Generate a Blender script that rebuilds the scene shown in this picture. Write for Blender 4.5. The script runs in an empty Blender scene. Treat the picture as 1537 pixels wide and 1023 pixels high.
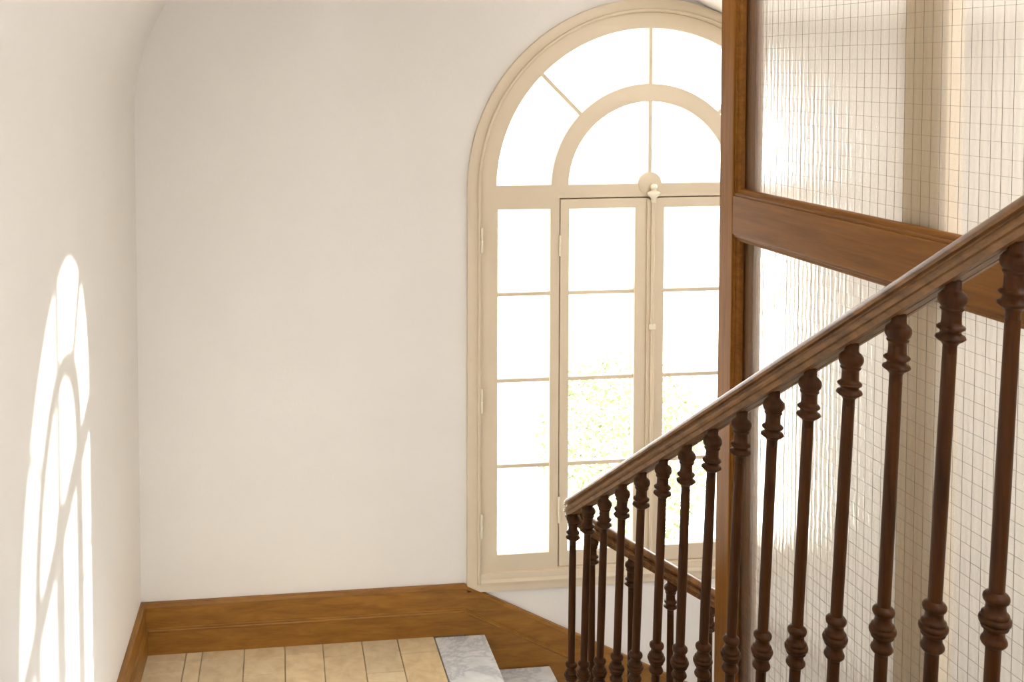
import bpy, bmesh, math, random
from mathutils import Vector, Matrix
rnd = random.Random(7)
scene = bpy.context.scene
COL = scene.collection
PI = math.pi

# ------------------------------------------------------------------ materials
def new_mat(name):
    m = bpy.data.materials.new(name); m.use_nodes = True
    nt = m.node_tree
    return m, nt, nt.nodes['Principled BSDF']

def ramp(nt, stops):
    r = nt.nodes.new('ShaderNodeValToRGB')
    el = r.color_ramp.elements
    el[0].position, el[0].color = stops[0][0], (*stops[0][1], 1)
    el[1].position, el[1].color = stops[-1][0], (*stops[-1][1], 1)
    for p, c in stops[1:-1]:
        e = el.new(p); e.color = (*c, 1)
    return r

def coords(nt, scale=(1, 1, 1), rot=(0, 0, 0)):
    tc = nt.nodes.new('ShaderNodeTexCoord'); mp = nt.nodes.new('ShaderNodeMapping')
    mp.inputs['Scale'].default_value = scale; mp.inputs['Rotation'].default_value = rot
    nt.links.new(tc.outputs['Object'], mp.inputs['Vector'])
    return mp.outputs['Vector']

def noise(nt, vec, scale, detail=4, rough=.55, dist=0.0):
    n = nt.nodes.new('ShaderNodeTexNoise')
    n.inputs['Scale'].default_value = scale; n.inputs['Detail'].default_value = detail
    n.inputs['Roughness'].default_value = rough; n.inputs['Distortion'].default_value = dist
    nt.links.new(vec, n.inputs['Vector'])
    return n

def bump(nt, height, strength, dist, b):
    bn = nt.nodes.new('ShaderNodeBump')
    bn.inputs['Strength'].default_value = strength; bn.inputs['Distance'].default_value = dist
    nt.links.new(height, bn.inputs['Height']); nt.links.new(bn.outputs['Normal'], b.inputs['Normal'])
    return bn

def paint(name, col, rough=.6, var=.03, bs=.05):
    m, nt, b = new_mat(name)
    v = coords(nt)
    n = noise(nt, v, 2.3, 5)
    r = ramp(nt, [(.3, tuple(c * (1 - var) for c in col)), (.7, tuple(min(1, c * (1 + var)) for c in col))])
    nt.links.new(n.outputs['Fac'], r.inputs['Fac']); nt.links.new(r.outputs['Color'], b.inputs['Base Color'])
    b.inputs['Roughness'].default_value = rough
    n2 = noise(nt, v, 60, 3)
    bump(nt, n2.outputs['Fac'], bs, .01, b)
    return m

def wood(name, dark, light, rough, scale=(1, 1, 1), gs=9, coat=0.0, bs=.08, spec=.3):
    m, nt, b = new_mat(name)
    b.inputs['Specular IOR Level'].default_value = spec
    v = coords(nt, scale)
    n = noise(nt, v, gs, 6, .6, .6)
    n2 = noise(nt, v, gs * 4, 3, .6, .2)
    mx = nt.nodes.new('ShaderNodeMath'); mx.operation = 'MULTIPLY_ADD'
    mx.inputs[1].default_value = .3
    nt.links.new(n2.outputs['Fac'], mx.inputs[0]); nt.links.new(n.outputs['Fac'], mx.inputs[2])
    r = ramp(nt, [(.42, dark), (.64, tuple((a + c) / 2 for a, c in zip(dark, light))), (.86, light)])
    nt.links.new(mx.outputs[0], r.inputs['Fac']); nt.links.new(r.outputs['Color'], b.inputs['Base Color'])
    b.inputs['Roughness'].default_value = rough
    b.inputs['Coat Weight'].default_value = coat; b.inputs['Coat Roughness'].default_value = .25
    bump(nt, n2.outputs['Fac'], bs, .004, b)
    return m

M_WALL = paint('wall_plaster', (.88, .84, .79), .75, .015, .06)
M_CREAM = paint('cream_paint', (.76, .64, .475), .45, .02, .02)
M_TRIM = paint('beige_paint', (.74, .58, .38), .7, .03, .04)
SK_D, SK_L = (.21, .085, .012), (.37, .165, .028)
M_SKIRT = wood('oak_skirting', SK_D, SK_L, .38, (.8, 4, 5), 6, .1)
M_SKIRT_L = wood('oak_skirting_side', SK_D, SK_L, .38, (4, .8, 5), 6, .1)
M_STILE = wood('partition_wood_upright', (.18, .066, .008), (.30, .12, .02), .46, (8, 8, .4), 5, .0, spec=.12)
M_RAILW = wood('partition_wood_cross', (.15, .052, .006), (.25, .097, .015), .46, (8, .4, 8), 5, .2)
M_BAL = wood('baluster_wood', (.026, .0075, .0012), (.066, .021, .0025), .40, (10, 10, .8), 5, .08, spec=.11)
M_HAND = wood('handrail_wood', (.080, .032, .007), (.25, .112, .032), .36, (12, 1.2, 4), 6, .08, spec=.3)
M_STAIRW = wood('string_wood', (.12, .045, .012), (.24, .10, .03), .4, (6, .6, 6), 5, .1)
M_BARK = wood('bark', (.35, .30, .24), (.55, .48, .4), .9, (4, 4, 1), 5, 0)

def marble():
    m, nt, b = new_mat('veined_marble')
    v = coords(nt)
    n = noise(nt, v, 3.2, 9, .68, .5)
    n2 = noise(nt, v, 7, 6, .65, .4)
    r = ramp(nt, [(.36, (.93, .93, .93)), (.47, (.84, .85, .86)), (.505, (.60, .62, .65)), (.54, (.84, .85, .86)), (.66, (.94, .94, .94))])
    nt.links.new(n.outputs['Fac'], r.inputs['Fac'])
    r2 = ramp(nt, [(.35, (.82, .83, .85)), (.65, (1, 1, 1))])
    nt.links.new(n2.outputs['Fac'], r2.inputs['Fac'])
    mx = nt.nodes.new('ShaderNodeMixRGB'); mx.blend_type = 'MULTIPLY'; mx.inputs[0].default_value = 1
    nt.links.new(r.outputs['Color'], mx.inputs[1]); nt.links.new(r2.outputs['Color'], mx.inputs[2])
    nt.links.new(mx.outputs[0], b.inputs['Base Color'])
    b.inputs['Roughness'].default_value = .28
    return m
M_MARBLE = marble()

def tile_mat():
    m, nt, b = new_mat('stone_tiles')
    at = nt.nodes.new('ShaderNodeAttribute'); at.attribute_name = 'tint'
    v = coords(nt)
    n = noise(nt, v, 14, 7, .65, .4)
    r = ramp(nt, [(.3, (.80, .76, .70)), (.6, (1, 1, 1))])
    nt.links.new(n.outputs['Fac'], r.inputs['Fac'])
    mx = nt.nodes.new('ShaderNodeMixRGB'); mx.blend_type = 'MULTIPLY'; mx.inputs[0].default_value = 1
    nt.links.new(at.outputs['Color'], mx.inputs[1]); nt.links.new(r.outputs['Color'], mx.inputs[2])
    nt.links.new(mx.outputs[0], b.inputs['Base Color'])
    b.inputs['Roughness'].default_value = .5
    bump(nt, n.outputs['Fac'], .12, .006, b)
    return m
M_TILE = tile_mat()

def clear_glass():
    m = bpy.data.materials.new('clear_window_glass'); m.use_nodes = True
    nt = m.node_tree; nt.nodes.clear()
    out = nt.nodes.new('ShaderNodeOutputMaterial')
    tr = nt.nodes.new('ShaderNodeBsdfTransparent'); tr.inputs[0].default_value = (.97, .98, .97, 1)
    gl = nt.nodes.new('ShaderNodeBsdfGlossy'); gl.inputs['Roughness'].default_value = .03
    mx = nt.nodes.new('ShaderNodeMixShader'); fr = nt.nodes.new('ShaderNodeFresnel'); fr.inputs[0].default_value = 1.45
    mu = nt.nodes.new('ShaderNodeMath'); mu.operation = 'MULTIPLY'; mu.inputs[1].default_value = .6
    nt.links.new(fr.outputs[0], mu.inputs[0]); nt.links.new(mu.outputs[0], mx.inputs[0])
    nt.links.new(tr.outputs[0], mx.inputs[1]); nt.links.new(gl.outputs[0], mx.inputs[2])
    nt.links.new(mx.outputs[0], out.inputs[0])
    return m
M_GLASS = clear_glass()

def reeded_glass():
    m, nt, b = new_mat('reeded_wired_glass')
    b.inputs['Base Color'].default_value = (1, .99, .975, 1)
    b.inputs['Transmission Weight'].default_value = 1
    b.inputs['Roughness'].default_value = .17
    b.inputs['IOR'].default_value = 1.36
    v = coords(nt)
    w = nt.nodes.new('ShaderNodeTexWave'); w.wave_type = 'BANDS'; w.bands_direction = 'X'
    w.inputs['Scale'].default_value = 14.0; w.inputs['Distortion'].default_value = 2.6
    w.inputs['Detail'].default_value = 2; w.inputs['Detail Scale'].default_value = 1.5
    nt.links.new(v, w.inputs['Vector'])
    n = noise(nt, v, 55, 3, .6, .3)
    ad = nt.nodes.new('ShaderNodeMath'); ad.operation = 'MULTIPLY_ADD'; ad.inputs[1].default_value = .55
    nt.links.new(n.outputs['Fac'], ad.inputs[0]); nt.links.new(w.outputs['Fac'], ad.inputs[2])
    bump(nt, ad.outputs[0], .13, .004, b)
    # cast and hammered glass lets part of the light straight through and scatters part of it
    out = nt.nodes['Material Output']
    tr = nt.nodes.new('ShaderNodeBsdfTransparent'); tr.inputs[0].default_value = (.96, .94, .90, 1)
    tl = nt.nodes.new('ShaderNodeBsdfTranslucent'); tl.inputs[0].default_value = (.93, .90, .85, 1)
    m1 = nt.nodes.new('ShaderNodeMixShader'); m1.inputs[0].default_value = .10
    m2 = nt.nodes.new('ShaderNodeMixShader'); m2.inputs[0].default_value = .22
    nt.links.new(b.outputs[0], m1.inputs[1]); nt.links.new(tr.outputs[0], m1.inputs[2])
    nt.links.new(m1.outputs[0], m2.inputs[1]); nt.links.new(tl.outputs[0], m2.inputs[2])
    nt.links.new(m2.outputs[0], out.inputs[0])
    return m
M_REED = reeded_glass()

def plain(name, col, rough, metal=0):
    m, nt, b = new_mat(name)
    b.inputs['Base Color'].default_value = (*col, 1); b.inputs['Roughness'].default_value = rough
    b.inputs['Metallic'].default_value = metal
    return m
M_WIRE = plain('steel_wire', (.16, .125, .09), .6, 0)
M_IVORY = paint('ivory_enamel', (.88, .80, .63), .35, .01, .01)
M_GROUND = paint('pale_gravel', (.80, .78, .72), .9, .05, .1)
M_LEAF = paint('leaves', (.19, .22, .10), .5, .25, .05)
M_DARKGAP = plain('shadow_gap', (.10, .07, .04), .8)

# ------------------------------------------------------------------ helpers
def obj(name, bm, mat, parent=None, smooth=False, bevel=0.0):
    me = bpy.data.meshes.new(name)
    bmesh.ops.recalc_face_normals(bm, faces=bm.faces)
    bm.to_mesh(me); bm.free()
    me.materials.append(mat)
    if smooth:
        for p in me.polygons: p.use_smooth = True
    o = bpy.data.objects.new(name, me); COL.objects.link(o)
    if parent: o.parent = parent
    if bevel:
        md = o.modifiers.new('bevel', 'BEVEL'); md.width = bevel; md.segments = 2; md.limit_method = 'ANGLE'
        md.angle_limit = math.radians(40)
    if smooth == 'auto':
        for p in me.polygons: p.use_smooth = True
        md = o.modifiers.new('edges', 'EDGE_SPLIT'); md.split_angle = math.radians(35)
    return o

def tag(o, label=None, cat=None, group=None, kind=None):
    if label: o['label'] = label
    if cat: o['category'] = cat
    if group: o['group'] = group
    if kind: o['kind'] = kind
    return o

def empty(name, loc=(0, 0, 0)):
    o = bpy.data.objects.new(name, None); COL.objects.link(o); o.location = loc
    o.empty_display_size = .1
    return o

def bx(bm, x0, x1, y0, y1, z0, z1, M=None):
    c = [(x, y, z) for x in (x0, x1) for y in (y0, y1) for z in (z0, z1)]
    if M is not None: c = [M @ Vector(p) for p in c]
    v = [bm.verts.new(p) for p in c]
    for f in ((0, 1, 3, 2), (4, 6, 7, 5), (0, 4, 5, 1), (2, 3, 7, 6), (0, 2, 6, 4), (1, 5, 7, 3)):
        bm.faces.new([v[i] for i in f])
    return bm

def box(*a, M=None):
    return bx(bmesh.new(), *a, M=M)

def prism(bm, pts, axis, a0, a1):
    """simple polygon extruded along an axis; pts are the two other coordinates"""
    def P(p, a):
        return {'x': (a, p[0], p[1]), 'y': (p[0], a, p[1]), 'z': (p[0], p[1], a)}[axis]
    n = len(pts)
    A = [bm.verts.new(P(p, a0)) for p in pts]; B = [bm.verts.new(P(p, a1)) for p in pts]
    bm.faces.new(A); bm.faces.new(B[::-1])
    for i in range(n):
        j = (i + 1) % n
        bm.faces.new((A[i], B[i], B[j], A[j]))
    return bm

def plate(loops, y_front, y_back, bev=0.0):
    """flat board in the wall plane with holes: loops of (x, z); the first is the outline"""
    cu = bpy.data.curves.new('tmp', 'CURVE'); cu.dimensions = '2D'; cu.fill_mode = 'BOTH'
    cu.extrude = abs(y_back - y_front) / 2 - bev; cu.bevel_depth = bev; cu.bevel_resolution = 1; cu.offset = -bev if bev else 0
    for lp in loops:
        s = cu.splines.new('POLY'); s.points.add(len(lp) - 1)
        for i, p in enumerate(lp): s.points[i].co = (p[0], p[1], 0, 1)
        s.use_cyclic_u = True
    o = bpy.data.objects.new('tmp', cu); COL.objects.link(o)
    dg = bpy.context.evaluated_depsgraph_get(); dg.update()
    me = bpy.data.meshes.new_from_object(o.evaluated_get(dg))
    bm = bmesh.new(); bm.from_mesh(me)
    ym = (y_front + y_back) / 2
    for v in bm.verts: v.co = Vector((v.co.x, ym - v.co.z, v.co.y))
    bmesh.ops.remove_doubles(bm, verts=bm.verts, dist=1e-5)
    bpy.data.objects.remove(o); bpy.data.curves.remove(cu); bpy.data.meshes.remove(me)
    return bm

def rect(x0, x1, z0, z1):
    return [(x0, z0), (x1, z0), (x1, z1), (x0, z1)]

def lathe(bm, prof, M, seg=20):
    rings = []
    for r, z in prof:
        rings.append([bm.verts.new(M @ Vector((r * math.cos(2 * PI * k / seg), r * math.sin(2 * PI * k / seg), z))) for k in range(seg)])
    for a, b in zip(rings, rings[1:]):
        for k in range(seg):
            j = (k + 1) % seg
            bm.faces.new((a[k], a[j], b[j], b[k]))
    bm.faces.new(rings[0][::-1]); bm.faces.new(rings[-1])
    return bm

def sweep(bm, path, prof, round_ends=False):
    n = len(path); rings = []
    for i, p in enumerate(path):
        t = (path[min(i + 1, n - 1)] - path[max(i - 1, 0)]).normalized()
        side = t.cross(Vector((0, 0, 1))).normalized(); upv = side.cross(t).normalized()
        rings.append([bm.verts.new(p + side * w + upv * h) for w, h in prof])
    m = len(prof)
    for a, b in zip(rings, rings[1:]):
        for k in range(m):
            j = (k + 1) % m
            bm.faces.new((a[k], a[j], b[j], b[k]))
    bm.faces.new(rings[0][::-1]); bm.faces.new(rings[-1])
    return bm

# ------------------------------------------------------------------ frame of reference
# x runs along the window wall from the left corner, y is 0 on that wall and negative into the room, z = 0 on the landing
XC, ZS = 2.304, 2.032           # window axis and spring line of its arch
TL = math.tan(math.radians(3))  # the left wall opens by three degrees

def arch(R, zb, n=48, half=None):
    h = half or R
    pts = [(XC - h, zb)]
    for k in range(n + 1):
        a = PI - PI * k / n
        pts.append((XC + R * math.cos(a), ZS + R * math.sin(a)))
    pts.append((XC + h, zb))
    return pts

# --- back wall with arched opening
bm = plate([rect(-.35, 4.3, -3.0, 5.0), arch(.80, .24)], 0.0, .06)
tag(obj('wall_back', bm, M_WALL), 'tall plain cream plaster wall pierced by the arched window', 'wall', kind='structure')

# --- left wall with cove rising into the vault
prof = [(0, -3.0), (0, 2.38)]
R = .85
for k in range(1, 25):
    a = PI - (PI / 2) * k / 24
    prof.append((R + R * math.cos(a), 2.38 + R * math.sin(a)))
bm = bmesh.new()
Y0, Y1 = 0.0, -7.0
cols = []
for y in (Y0, Y1):
    cols.append([bm.verts.new((x + TL * y, y, z)) for x, z in prof])
thick = []
for y in (Y0, Y1):
    row = []
    for i, (x, z) in enumerate(prof):
        if i < 2: row.append((x - .2, z))
        else:
            a = PI - (PI / 2) * (i - 1) / 24
            row.append((R + (R + .2) * math.cos(a), 2.38 + (R + .2) * math.sin(a)))
    thick.append([bm.verts.new((x + TL * y, y, z)) for x, z in row])
n = len(prof)
for i in range(n - 1):
    bm.faces.new((cols[0][i], cols[0][i + 1], cols[1][i + 1], cols[1][i]))
    bm.faces.new((thick[0][i], thick[1][i], thick[1][i + 1], thick[0][i + 1]))
    bm.faces.new((cols[0][i], thick[0][i], thick[0][i + 1], cols[0][i + 1]))
    bm.faces.new((cols[1][i], cols[1][i + 1], thick[1][i + 1], thick[1][i]))
bm.faces.new((cols[0][0], cols[1][0], thick[1][0], thick[0][0]))
bm.faces.new((cols[0][-1], thick[0][-1], thick[1][-1], cols[1][-1]))
o = obj('wall_left', bm, M_WALL, smooth='auto')
tag(o, 'white plaster side wall at left curving over into the vault', 'wall', kind='structure')

# --- ceiling: crown of the vault, and the low arched rib in front of the window head
bm = bmesh.new()
prism(bm, [(.84, 3.23), (1.78, 3.23), (1.78, 3.42), (.84, 3.42)], 'y', -.001, -7.0)
rib = [(1.78, 3.23), (2.0, 3.12), (2.2, 3.015), (2.36, 2.945), (2.484, 2.887), (2.57, 2.843), (2.64, 2.813), (2.74, 2.79), (2.9, 2.78), (4.1, 2.78)]
prism(bm, rib + [(4.1, 3.42), (1.78, 3.42)], 'y', -.001, -.62)
tag(obj('ceiling', bm, M_WALL, smooth='auto'), 'white vaulted plaster ceiling above the stair landing', 'ceiling', kind='structure')

# --- right wall of the stairwell, pilaster in its corner
bm = box(3.80, 4.1, -7.0, 0.0, -3.0, 5.0)
tag(obj('wall_right', bm, M_WALL), 'pale wall seen blurred through the reeded glass', 'wall', kind='structure')
bm = box(1.80, 3.78, -2.9, -.64, 3.7, 3.9)  # added out of view: closes part of the open top to reduce daylight
tag(obj('ceiling_light_blocker', bm, M_WALL), 'unseen ceiling added over the stairwell to cut sky light', 'ceiling', kind='structure')
bm = box(-.6, 4.1, -7.3, -7.0, -3.0, 5.0)  # added behind the camera to keep sky light from flooding in
tag(obj('wall_light_blocker', bm, M_WALL), 'unseen wall added behind the viewer to block sky light', 'wall', kind='structure')

# --- landing floor of stone tiles in uneven courses
bm = bmesh.new()
lay = bm.loops.layers.float_color.new('tint')
def tint(faces, c):
    for f in faces:
        for l in f.loops: l[lay] = (*c, 1)
n0 = 0
bx(bm, -.05, 1.30, -.90, 0.0, -.17, -.004)
tint(bm.faces, (.42, .31, .19))
edges = [(.0, -.053), (.198, -.044), (.268, -.039), (.452, -.030), (.63, -.030), (.798, -.029), (.973, -.026), (1.133, -.010), (1.302, 0)]
firsts = [(.09, .08), (.098, .2), (.095, .22), (.115, .115), (.095, .25), (.135, .22), (.285, .2), (.15, .24)]
for c in range(8):
    (xa, sa), (xb, sb) = edges[c], edges[c + 1]
    g = .0022
    ys = [0.0, firsts[c][0]]; ln = firsts[c][1]
    ys.append(ys[-1] + ln)
    while ys[-1] < .9: ys.append(ys[-1] + rnd.choice([.12, .175, .25]))
    for ya, yb in zip(ys, ys[1:]):
        yb = min(yb, .9)
        if yb - ya < .02: continue
        ya2, yb2 = ya + g, yb - g
        q = [(xa + sa * ya2 + g, -ya2), (xb + sb * ya2 - g, -ya2), (xb + sb * yb2 - g, -yb2), (xa + sa * yb2 + g, -yb2)]
        nf = len(bm.faces)
        lo = [bm.verts.new((x, y, -.004)) for x, y in q]
        e = .0015
        cx, cy = sum(p[0] for p in q) / 4, sum(p[1] for p in q) / 4
        hi = [bm.verts.new((x + (e if x < cx else -e), y + (e if y < cy else -e), 0)) for x, y in q]
        fs = [bm.faces.new(hi)]
        for i in range(4):
            j = (i + 1) % 4
            fs.append(bm.faces.new((lo[i], lo[j], hi[j], hi[i])))
        t = rnd.uniform(.88, 1.06); w = rnd.uniform(-.02, .02)
        tint(fs, (.86 * t + w, .69 * t, .43 * t - w))
tag(obj('floor', bm, M_TILE), 'landing floor of honey coloured stone tiles in uneven courses', 'floor', kind='structure')

# --- marble edge of the landing and the marble steps going down along the window wall
RISE, GO, SY0, SY1 = .168, .304, -.036, -.93
def slab(name, x0, x1, z, lab, SY1=SY1):
    root = empty(name, (x0, (SY0 + SY1) / 2, z))
    bm = box(0, x1 - x0, SY1 - root.location.y, SY0 - root.location.y, -.032, 0)
    obj('tread', bm, M_MARBLE, root, bevel=.004)
    bm = box(.02, x1 - x0 - .025, SY1 - root.location.y, SY0 - root.location.y, -RISE, -.032)
    obj('riser', bm, M_MARBLE, root)
    tag(root, lab, 'step', 'marble steps of the lower flight')
slab('marble_step', 1.304, 1.534, 0, 'wide grey veined marble slab edging the tiled landing')
names = ['first marble step below the landing edge, partly behind the leftmost baluster', 'second marble step below the landing edge',
         'third marble step below the landing edge', 'fourth marble step below the landing edge', 'fifth marble step below the landing edge',
         'sixth marble step below the landing edge']
for k in range(6):
    slab('marble_step', 1.534 + GO * k - .025, 1.534 + GO * (k + 1), -RISE * (k + 1), names[k], -.818)

# --- upper flight towards the viewer, upper landing, added lower floor shutting out sky light from below
bm = bmesh.new()
for k in range(7):
    y = -.93 - .30 * k
    bx(bm, -.30, 1.60, y - .30, y, .192 * k - .05, .192 * (k + 1))
bx(bm, -.36, 1.60, -7.0, -3.03, 1.30, 1.50)
tag(obj('floor_upper', bm, M_MARBLE), 'pale stone upper flight and landing where the viewer stands', 'stairs', kind='structure')
bm = box(-.35, 4.1, -7.0, 0, -3.2, -3.0)
tag(obj('floor_light_blocker', bm, M_GROUND), 'unseen pale floor added below to block sky light from beneath', 'floor', kind='structure')

# --- skirting boards
def skirt_prof(h=.226):
    return [(0, 0), (.030, 0), (.030, .100), (.034, .104), (.035, .109), (.033, .113), (.026, .115), (.025, .119), (.020, .121), (.020, h - .018), (.025, h - .015), (.022, h - .002), (.016, h), (0, h)]
bm = bmesh.new()
A = [bm.verts.new((0.0 - TL * d, -d, z)) for d, z in skirt_prof()]
B = [bm.verts.new((1.447 , -d, z)) for d, z in skirt_prof()]
for i in range(len(A)):
    j = (i + 1) % len(A); bm.faces.new((A[i], B[i], B[j], A[j]))
bm.faces.new(A); bm.faces.new(B[::-1])
tag(obj('baseboard_back', bm, M_SKIRT), 'level honey oak skirting board under the plain wall', 'baseboard', kind='structure')
bm = bmesh.new()
A = [bm.verts.new((d, -d - .0002, z)) for d, z in skirt_prof()]
B = [bm.verts.new((d - TL * .93, -.93, z)) for d, z in skirt_prof()]
for i in range(len(A)):
    j = (i + 1) % len(A); bm.faces.new((A[i], B[i], B[j], A[j]))
bm.faces.new(A); bm.faces.new(B[::-1])
tag(obj('baseboard_left', bm, M_SKIRT_L), 'oak skirting board along the foot of the left wall', 'baseboard', kind='structure')
bm = bmesh.new()
SL = .505
sp = [(0, -.42), (.030, -.42), (.030, .097), (.034, .101), (.035, .106), (.033, .110), (.026, .112), (.025, .116), (.020, .118), (.020, .206), (.025, .209), (.022, .222), (.016, .225), (0, .225)]
A = [bm.verts.new((1.447, -d, z)) for d, z in sp]
B = [bm.verts.new((3.56, -d, z - SL * (3.56 - 1.447))) for d, z in sp]
for i in range(len(A)):
    j = (i + 1) % len(A); bm.faces.new((A[i], B[i], B[j], A[j]))
bm.faces.new(A); bm.faces.new(B[::-1])
tag(obj('baseboard_right', bm, M_SKIRT), 'oak skirting board sloping down beside the steps under the window', 'baseboard', kind='structure')

# ------------------------------------------------------------------ the arched window
win = tag(empty('window_1', (XC, 0, .2)), 'tall arched cream window with fanlight and two casement leaves', 'window', kind='structure')
def wpart(name, bm, mat, parent=win, **kw):
    o = obj(name, bm, mat, None, **kw)
    o.parent = parent
    if parent is win: o.matrix_parent_inverse = Matrix.Translation(-win.location)
    else: o.matrix_parent_inverse = parent.matrix_basis.inverted()
    return o
# casing: flat outer band, raised inner bead, bottom band
def ring_plate(Ro, Ri, zo, zi, yf, yb, bev):
    return plate([arch(Ro, zo), arch(Ri, zi)], yf, yb, bev)
casing = wpart('casing', ring_plate(.848, .799, .186, .228, -.020, 0, .003), M_CREAM, smooth='auto')
wpart('bead', ring_plate(.803, .786, .222, .272, -.025, -.002, .005), M_CREAM, casing, smooth='auto')
def ridge(R, zb, y, r):
    cu = bpy.data.curves.new('tmp', 'CURVE'); cu.dimensions = '3D'; cu.bevel_depth = r; cu.bevel_resolution = 3; cu.use_fill_caps = True
    pts = arch(R, zb, 64); s = cu.splines.new('POLY'); s.points.add(len(pts) - 1)
    for i, p in enumerate(pts): s.points[i].co = (p[0], y, p[1], 1)
    o = bpy.data.objects.new('tmp', cu); COL.objects.link(o)
    dg = bpy.context.evaluated_depsgraph_get(); dg.update()
    me = bpy.data.meshes.new_from_object(o.evaluated_get(dg))
    bm = bmesh.new(); bm.from_mesh(me)
    bpy.data.objects.remove(o); bpy.data.curves.remove(cu); bpy.data.meshes.remove(me)
    return bm
wpart('ridge', ridge(.796, .232, -.0255, .0065), M_CREAM, casing, smooth=True)
bm = bmesh.new()
prism(bm, [(-.002, .226), (-.030, .226), (-.030, .232), (-.014, .274), (-.002, .274)], 'x', XC - .786, XC + .786)
wpart('sill', bm, M_CREAM, casing)

GR, B1, B0 = .713, .462, .381
MU = .0088
def arc(r, a0, a1, n=20):
    return [(XC + r * math.cos(a0 + (a1 - a0) * k / n), ZS + r * math.sin(a0 + (a1 - a0) * k / n)) for k in range(n + 1)]
def ring_pane(a0, a1):
    d0, d1 = MU / GR, MU / B1
    lo = a0 <= 0; hi = a1 >= PI
    o_ = arc(GR, a0 + (0.008 / GR if lo else d0), a1 - (0.008 / GR if hi else d0))
    i_ = arc(B1, a1 - (0.008 / B1 if hi else d1), a0 + (0.008 / B1 if lo else d1))
    return o_ + i_
ring_panes = [ring_pane(k * PI / 4, (k + 1) * PI / 4) for k in range(4)]
def fan_pane(s):
    zb, rr, zc = ZS + .008, .057, ZS + .004
    pts = []
    a0 = math.asin(.008 / B0); a1 = math.acos(MU / B0)
    for k in range(21):
        a = a0 + (a1 - a0) * k / 20
        pts.append((XC + s * B0 * math.cos(a), ZS + B0 * math.sin(a)))
    b1 = math.acos(MU / rr); b0 = math.asin((zb - zc) / rr)
    for k in range(13):
        b = b1 + (b0 - b1) * k / 12
        pts.append((XC + s * rr * math.cos(b), zc + rr * math.sin(b)))
    return pts
fan_panes = [fan_pane(1), fan_pane(-1)]
SX0, SX1 = XC - 1.596, 0
sl_l = rect(1.597, 1.838, .352, 1.930); sl_r = rect(2 * XC - 1.838, 2 * XC - 1.597, .352, 1.930)
opening = rect(1.881, 2 * XC - 1.881, .281, 1.9785)
outer = arch(.7865, .272)
frame = wpart('frame', plate([outer, sl_l, sl_r, opening] + ring_panes + fan_panes, -.012, .034, .003), M_CREAM, smooth='auto')
MZ = (1.5445, 1.150, .756)
# rebate stops behind the casement opening
wpart('rebate_stop', plate([rect(1.862, 2 * XC - 1.862, .262, 1.999), rect(1.898, 2 * XC - 1.898, .298, 1.9615)], .0265, .0335, 0), M_CREAM, frame)
# slim glazing bars of the two sidelights
for x0, x1 in ((1.594, 1.841), (2 * XC - 1.841, 2 * XC - 1.594)):
    bm = bmesh.new()
    for z in MZ: bx(bm, x0, x1, -.002, .024, z - .0085, z + .0085)
    wpart('glazing_bars', bm, M_CREAM, frame)
def glass_plate(loops, y):
    return plate(loops, y - .0015, y + .0015)
for lp in (sl_l, sl_r):
    x0, x1 = lp[0][0] - .004, lp[1][0] + .004
    wpart('glass', glass_plate([rect(x0, x1, .348, 1.934)], .022), M_GLASS, frame)
wpart('fanlight_glass', glass_plate([arc(GR + .004, .0001, PI - .0001, 48)], .022), M_GLASS, frame)
# rosette boss on the transom
bm = bmesh.new()
lathe(bm, [(.054, 0), (.054, .003), (.049, .006), (.0, .0065)], Matrix.Translation((XC, -.012, ZS + .004)) @ Matrix.Rotation(PI / 2, 4, 'X'), 36)
for f in [f for f in bm.faces if all(v.co.z < 1.985 for v in f.verts)]: pass
geom = bm.verts[:] + bm.edges[:] + bm.faces[:]
bmesh.ops.bisect_plane(bm, geom=geom, plane_co=(0, 0, 1.9795), plane_no=(0, 0, -1), clear_outer=True)
wpart('rosette', bm, M_CREAM, frame, smooth='auto')
# hinges
def hinge(x, z0, z1, y, parent):
    bm = bmesh.new()
    M = Matrix.Translation((x, y, 0))
    zm = (z0 + z1) / 2
    lathe(bm, [(.003, z0 - .006), (.0055, z0), (.0055, zm - .001), (.0045, zm), (.0055, zm + .001), (.0055, z1), (.003, z1 + .006)], M, 12)
    wpart('hinge', bm, M_IVORY, parent, smooth=True)
for s in (1, -1):
    for z0, z1 in ((1.747, 1.85), (1.02, 1.12), (.444, .546)):
        hinge(XC - s * .785, z0, z1, -.031, frame)
# casement leaves
def leaf(xa, xb, ga, gb, hx):
    yf = -.016
    lf = wpart('casement_leaf', plate([rect(xa, xb, .284, 1.9735), rect(ga, gb, .356, 1.929)], yf, .026, .003), M_CREAM)
    bm = bmesh.new()
    for z in MZ: bx(bm, ga - .003, gb + .003, -.003, .022, z - .0085, z + .0085)
    wpart('glazing_bars', bm, M_CREAM, lf)
    wpart('glass', glass_plate([rect(ga - .004, gb + .004, .352, 1.933)], .018), M_GLASS, lf)
    for z0, z1 in ((1.722, 1.806), (.492, .604)):
        hinge(hx, z0, z1, -.020, lf)
    return lf
leaf(1.8845, 2.3015, 1.926, 2.235, 1.882)
rl = leaf(2.3045, 2 * XC - 1.8845, 2.373, 2 * XC - 1.926, 2 * XC - 1.882)
bm = box(2.287, 2.330, -.028, -.0165, .290, 1.968)
strip = wpart('cover_strip', bm, M_CREAM, bevel=.003)
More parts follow.
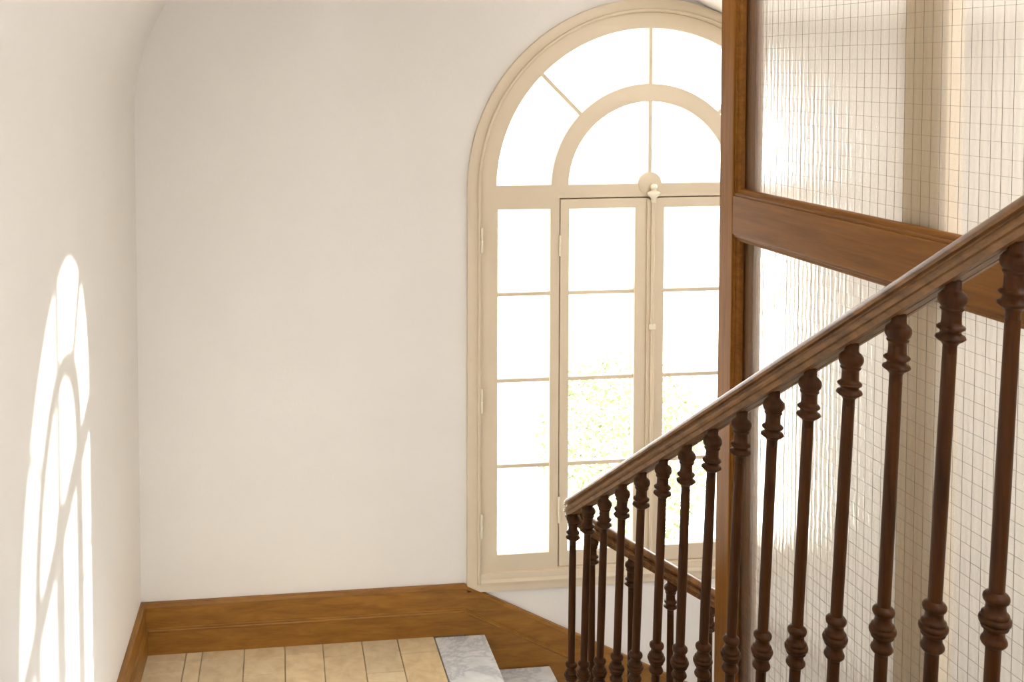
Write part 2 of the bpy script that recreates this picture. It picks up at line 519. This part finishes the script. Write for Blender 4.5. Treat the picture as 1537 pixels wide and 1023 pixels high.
# bolt rod with knob and guides
bm = bmesh.new(); lathe(bm, [(.008, .31), (.008, 1.985)], Matrix.Translation((2.311, -.036, 0)), 14)
rod = wpart('bolt_rod', bm, M_CREAM, smooth='auto')
bm = bmesh.new()
lathe(bm, [(.0095, 1.955), (.012, 1.962), (.0115, 1.972), (.016, 1.980), (.027, 1.990), (.030, 1.997), (.027, 2.003), (.013, 2.007), (.010, 2.013), (.014, 2.020), (.0155, 2.028), (.012, 2.036), (.004, 2.040)],
      Matrix.Translation((2.311, -.040, 0)), 22)
wpart('knob', bm, M_IVORY, rod, smooth=True)
for z in (1.385, .83):
    bm = bmesh.new()
    bx(bm, 2.297, 2.325, -.046, -.0285, z - .012, z + .012)
    wpart('guide', bm, M_IVORY, rod, bevel=.003)

# ------------------------------------------------------------------ stair railing
ANG = .0535866
P0 = Vector((1.6656, -.9191, .8861))
RUN, DZ = .15, .0961
rdir = Vector((math.sin(ANG), -math.cos(ANG), 0))
def ball(i):
    zc = .004 * abs(i - 8) / 8 - .003 + (.016 if i == 0 else .010 if i == 1 else 0)
    return P0 + rdir * RUN * i + Vector((0, 0, DZ * i + zc))
rail = tag(empty('stair_railing', (1.6656, -.9191, 0)), 'dark brown wooden stair railing with turned balusters climbing to the right', 'railing')
def rpart(name, bm, mat, parent=rail, **kw):
    o = obj(name, bm, mat, None, **kw); o.parent = parent
    if parent is rail: o.matrix_parent_inverse = Matrix.Translation(-rail.location)
    return o
half = [(.010, .0275), (.019, .0255), (.0265, .0195), (.0300, .0120), (.0285, .0060), (.0215, .0035), (.0195, .0000), (.0215, -.0035), (.0285, -.0060), (.0305, -.0120), (.0285, -.0180),
        (.0235, -.0200), (.0225, -.0320), (.0130, -.0325), (.0120, -.0300), (.0100, -.0300), (.0090, -.0325)]
prof_r = [(w, h) for w, h in half] + [(-w, h) for w, h in reversed(half)]
# path: down the upper flight, round the wreath, down the lower flight
OFF = .066
path = []
i = 19.0
while i > .2:
    path.append(P0 + rdir * RUN * i + Vector((0, 0, DZ * i + OFF))); i -= .5
top_end = P0 + rdir * RUN * .1 + Vector((0, 0, DZ * .1 + OFF))
YL = -.850
def low(x):
    return Vector((x, YL, .857 - .624 * (x - 1.777) - .028))
a = top_end; ctrl = Vector((1.660, YL + .002, .912)); c = low(1.735)
ctrl.z = (a.z + c.z) / 2 + .012
for k in range(0, 15):
    t = k / 14
    path.append(a * (1 - t) ** 2 + ctrl * 2 * t * (1 - t) + c * t * t)
x = 1.80
while x < 3.5:
    path.append(low(x)); x += .12
bm = bmesh.new(); sweep(bm, path, prof_r)
rpart('handrail', bm, M_HAND, smooth='auto')

cap = [(.0124, -.100), (.0124, -.086), (.017, -.080), (.0215, -.077), (.0266, -.0725), (.0252, -.0685), (.0192, -.066), (.0180, -.062), (.0188, -.058), (.0244, -.0545), (.0248, -.0515),
       (.0215, -.0485), (.0180, -.047), (.0172, -.040), (.0170, -.028), (.0178, -.0205), (.0205, -.0185), (.0210, -.0160), (.0185, -.0145), (.0200, -.0120), (.0238, -.0065), (.0254, .000),
       (.0242, .0075), (.0200, .0130), (.0155, .0165), (.0140, .021), (.0140, .042)]
col = [(.0126, -.096), (.0128, -.091), (.0175, -.0875), (.0212, -.0825), (.0218, -.0785), (.0200, -.0735), (.0172, -.0695), (.0168, -.063), (.0170, -.0575), (.0215, -.0555), (.0228, -.0520),
       (.0222, -.0480), (.0205, -.0470), (.0258, -.0455), (.0266, -.0405), (.0256, -.0365), (.0212, -.0350), (.0228, -.0325), (.0226, -.0290), (.0205, -.0265), (.0172, -.0235), (.0163, -.0150),
       (.0172, -.0085), (.0205, -.0060), (.0218, -.0010), (.0212, .0035), (.0180, .0075), (.0140, .0095), (.0124, .0120)]
foot = [(.0126, .06), (.0126, .045), (.020, .040), (.0215, .035), (.019, .030), (.0172, .024), (.0185, .012), (.024, .006), (.024, 0)]
foot = foot[::-1]

def frame_between(lo, hi):
    zax = (hi - lo).normalized(); xax = Vector((1, 0, 0)); yax = zax.cross(xax).normalized(); xax = yax.cross(zax)
    M = Matrix.Identity(4)
    for r in range(3): M[r][0], M[r][1], M[r][2] = xax[r], yax[r], zax[r]
    return M
def baluster(bc, d_low, shift, along, length):
    """bc: centre of the top ball; d_low: drop to the upper bead of the lower collar; shift: how far that collar stands off along the flight"""
    lo = bc - Vector((0, 0, d_low)) + along * shift
    ax = (bc - lo).normalized(); L = (bc - lo).length
    M = frame_between(lo, bc); M.translation = bc
    bm = bmesh.new()
    lathe(bm, [(.0126, -length + .03), (.0126, -L - .30), (.0128, -L - .09), (.0128, -L), (.0133, -L + .20), (.0129, -L + .35), (.0124, -.09)], M, 18)
    b = rpart('baluster', bm, M_BAL, smooth='auto')
    bm = bmesh.new(); lathe(bm, cap, M, 24); rpart('capital', bm, M_BAL, b, smooth=True)
    M2 = M.copy(); M2.translation = lo
    bm = bmesh.new(); lathe(bm, col, M2, 24); rpart('collar', bm, M_BAL, b, smooth=True)
    M3 = M.copy(); M3.translation = bc - ax * length
    bm = bmesh.new(); lathe(bm, foot, M3, 18); rpart('foot', bm, M_BAL, b, smooth=True)
    return b
shift = [-.010, -.034, -.032, -.035, -.036, -.033, -.029, -.038, -.037, -.035, -.036, -.037, -.028, -.030, -.026, -.028, -.028, -.028]
drop = [.559, .574, .563, .564, .570, .552, .575, .587, .582, .585, .591, .586, .581, .593, .596, .59, .59, .59]
for i in range(18):
    baluster(ball(i), drop[i], shift[i] * 1.0, rdir, .90)
x = 1.762
xs = []
while x < 3.3:
    xs.append(x); x += .1555
for x in xs:
    c = low(x) - Vector((0, 0, .062))
    baluster(c, .56, 0.0, Vector((1, 0, 0)), .93)
# closed strings that carry the balusters
bm = bmesh.new()
u = rdir
def string(bm, pts, side, w):
    A = [bm.verts.new(p + side * w) for p in pts]; B = [bm.verts.new(p - side * w) for p in pts]
    bm.faces.new(A); bm.faces.new(B[::-1])
    for i in range(len(pts)):
        j = (i + 1) % len(pts); bm.faces.new((A[i], B[i], B[j], A[j]))
p1 = P0 + u * (-.06) + Vector((0, 0, -.90 - .0385)); p2 = P0 + u * RUN * 19 + Vector((0, 0, DZ * 19 - .90))
string(bm, [p1, p2, p2 - Vector((0, 0, .32)), p1 - Vector((0, 0, .32))], Vector((math.cos(ANG), math.sin(ANG), 0)), .03)
rpart('string', bm, M_STAIRW)
bm = bmesh.new()
q1 = low(1.70) - Vector((0, 0, .992 )); q2 = low(3.40) - Vector((0, 0, .992))
string(bm, [q1, q2, q2 - Vector((0, 0, .3)), q1 - Vector((0, 0, .3))], Vector((0, 1, 0)), .03)
rpart('string', bm, M_STAIRW)

# ------------------------------------------------------------------ glazed wooden screen (lift enclosure)
T = math.radians(3.15)
PB = Vector((2.1522, -1.06, 0))
MP = Matrix.Translation(PB) @ Matrix(((math.sin(T), math.cos(T), 0, 0), (-math.cos(T), math.sin(T), 0, 0), (0, 0, 1, 0), (0, 0, 0, 1)))
# local axes: x along the screen towards the viewer, y away from the stair, z up
scr = tag(empty('glazed_screen', PB), 'tall brown wooden screen with two panes of reeded wired glass beside the stairs', 'partition')
scr.matrix_world = MP
def spart(name, bm, mat, parent=scr, **kw):
    o = obj(name, bm, mat, parent, **kw)
    return o
ZB, ZT, LEN = -1.2, 3.0, 2.5
TH = .075
spart('stile', box(0, .092, 0, TH, ZB, ZT), M_STILE, bevel=.003)
spart('stile', box(LEN, LEN + .092, 0, TH, ZB, ZT), M_STILE, bevel=.003)
MR = wood('screen_cross_rail', (.15, .052, .006), (.25, .097, .015), .46, (.5, 8, 8), 5, .05, spec=.15)
spart('mid_rail', box(.0925, LEN - .0005, 0, TH, 1.985, 2.120), MR, bevel=.003)
spart('top_rail', box(.0925, LEN - .0005, 0, TH, 2.90, ZT), MR, bevel=.003)
spart('bottom_rail', box(.0925, LEN - .0005, 0, TH, ZB, ZB + .25), MR, bevel=.003)
GY = .034
def pane(z0, z1):
    x0, x1 = .0925, LEN - .0005
    # moulded bead round the pane
    bm = bmesh.new()
    def mould(h):   # profile: (inset from frame, depth)
        return [(0, .006), (.007, .005), (.010, .008), (.010, .011), (.016, .0115), (.022, .016), (.0245, .024), (.0245, GY - .002), (0, GY - .002)]
    pr = mould(0)
    loops = []
    for ins, dep in pr:
        loops.append([bm.verts.new((x, dep, z)) for x, z in ((x0 + ins, z0 + ins), (x1 - ins, z0 + ins), (x1 - ins, z1 - ins), (x0 + ins, z1 - ins))])
    m = len(loops)
    for i in range(m):
        a, b = loops[i], loops[(i + 1) % m]
        for k in range(4):
            j = (k + 1) % 4
            bm.faces.new((a[k], a[j], b[j], b[k]))
    spart('glazing_bead', bm, MR, smooth='auto')
    g = spart('glass_pane', box(x0 + .002, x1 - .002, GY, GY + .006, z0 + .002, z1 - .002), M_REED)
    # the steel wires lie square in the pane
    bm = bmesh.new(); r = .00035
    x = .1035
    while x < x1 - .01:
        bx(bm, x - r, x + r, GY - .0012, GY - .0003, z0 + .004, z1 - .004); x += .0349
    z = 2.546 - .0403 * 100
    while z < z1 - .006:
        if z > z0 + .006: bx(bm, x0 + .004, x1 - .004, GY - .0012, GY - .0003, z - r, z + r)
        z += .0403
    spart('wire_mesh', bm, M_WIRE, g)
spart('rear_batten', box(.0925, .190, .0415, .060, ZB + .2, ZT - .05), M_STILE, bevel=.003)
# painted upright of the lift gate standing close behind the glass
spart('rear_upright', box(.915, 1.085, .052, .095, ZB, ZT), M_TRIM, bevel=.004)
pane(2.1205, 2.8995)
pane(ZB + .2505, 1.9845)

# ------------------------------------------------------------------ outside the window
tag(obj('ground', box(-20, 30, .5, 40, -4.1, -4.0), M_GROUND), 'pale gravel garden ground outside the window', 'ground', kind='structure')
tree = tag(empty('garden_tree', (4.75, 7.0, -4.75)), 'pale green garden tree glimpsed outside through the lower panes', 'tree')
bm = bmesh.new()
lathe(bm, [(.14, 0), (.10, 1.2), (.07, 2.6), (.02, 4.0)], Matrix.Identity(4), 12)
obj('trunk', bm, M_BARK, tree, smooth=True)
bm = bmesh.new()
for k in range(4200):
    while True:
        p = Vector((rnd.uniform(-1, 1), rnd.uniform(-1, 1), rnd.uniform(-1, 1)))
        if p.length < 1 and rnd.random() < .25 + .75 * p.length: break
    p = Vector((p.x * 1.0, p.y * 1.0, 2.9 + p.z * 1.15))
    rot = Matrix.Rotation(rnd.uniform(0, 6.3), 3, 'Z') @ Matrix.Rotation(rnd.uniform(-1, 1), 3, 'X') @ Matrix.Rotation(rnd.uniform(-1, 1), 3, 'Y')
    s = rnd.uniform(.03, .055)
    q = [(-.5, 0, 0), (0, .3, .08), (.7, 0, 0), (0, -.3, .08)]
    bm.faces.new([bm.verts.new(p + rot @ (Vector(c) * s * 1.6)) for c in q])
obj('foliage', bm, M_LEAF, tree)

# ------------------------------------------------------------------ light
w = bpy.data.worlds.new('sky'); scene.world = w; w.use_nodes = True
bg = w.node_tree.nodes['Background']
bg.inputs['Color'].default_value = (.985, .99, 1.0, 1); bg.inputs['Strength'].default_value = 5.2
sd = bpy.data.lights.new('sun', 'SUN'); sd.energy = 26.0; sd.angle = math.radians(1.0); sd.color = (1, .965, .92)
sun = bpy.data.objects.new('sun', sd); COL.objects.link(sun)
dirv = Vector((-1, -.63, -.34)).normalized()
sun.rotation_euler = dirv.to_track_quat('-Z', 'Y').to_euler()
sun.location = (8, 5, 6)

# ------------------------------------------------------------------ camera
cd = bpy.data.cameras.new('camera'); cam = bpy.data.objects.new('camera', cd); COL.objects.link(cam)
rt = Vector((0.9930843, -0.1173654, -0.0029969)); up = Vector((0.0083348, 0.0450172, 0.9989514)); fw = Vector((0.1171074, 0.9920679, -0.0456841))
Mc = Matrix.Identity(4)
for r in range(3):
    Mc[r][0], Mc[r][1], Mc[r][2] = rt[r], up[r], -fw[r]
Mc.translation = Vector((0.4824855, -4.6744204, 2.56))
cam.matrix_world = Mc
cd.sensor_fit = 'HORIZONTAL'; cd.sensor_width = 36; cd.lens = 1600 / 1537 * 36
cd.shift_x = (768.5 - 560) / 1537; cd.shift_y = -(511.5 - 178) / 1537
cd.clip_start = .05
scene.camera = cam
vs = scene.view_settings
vs.view_transform = 'Standard'; vs.look = 'None'; vs.gamma = 1; vs.exposure = .42; vs.use_curve_mapping = False
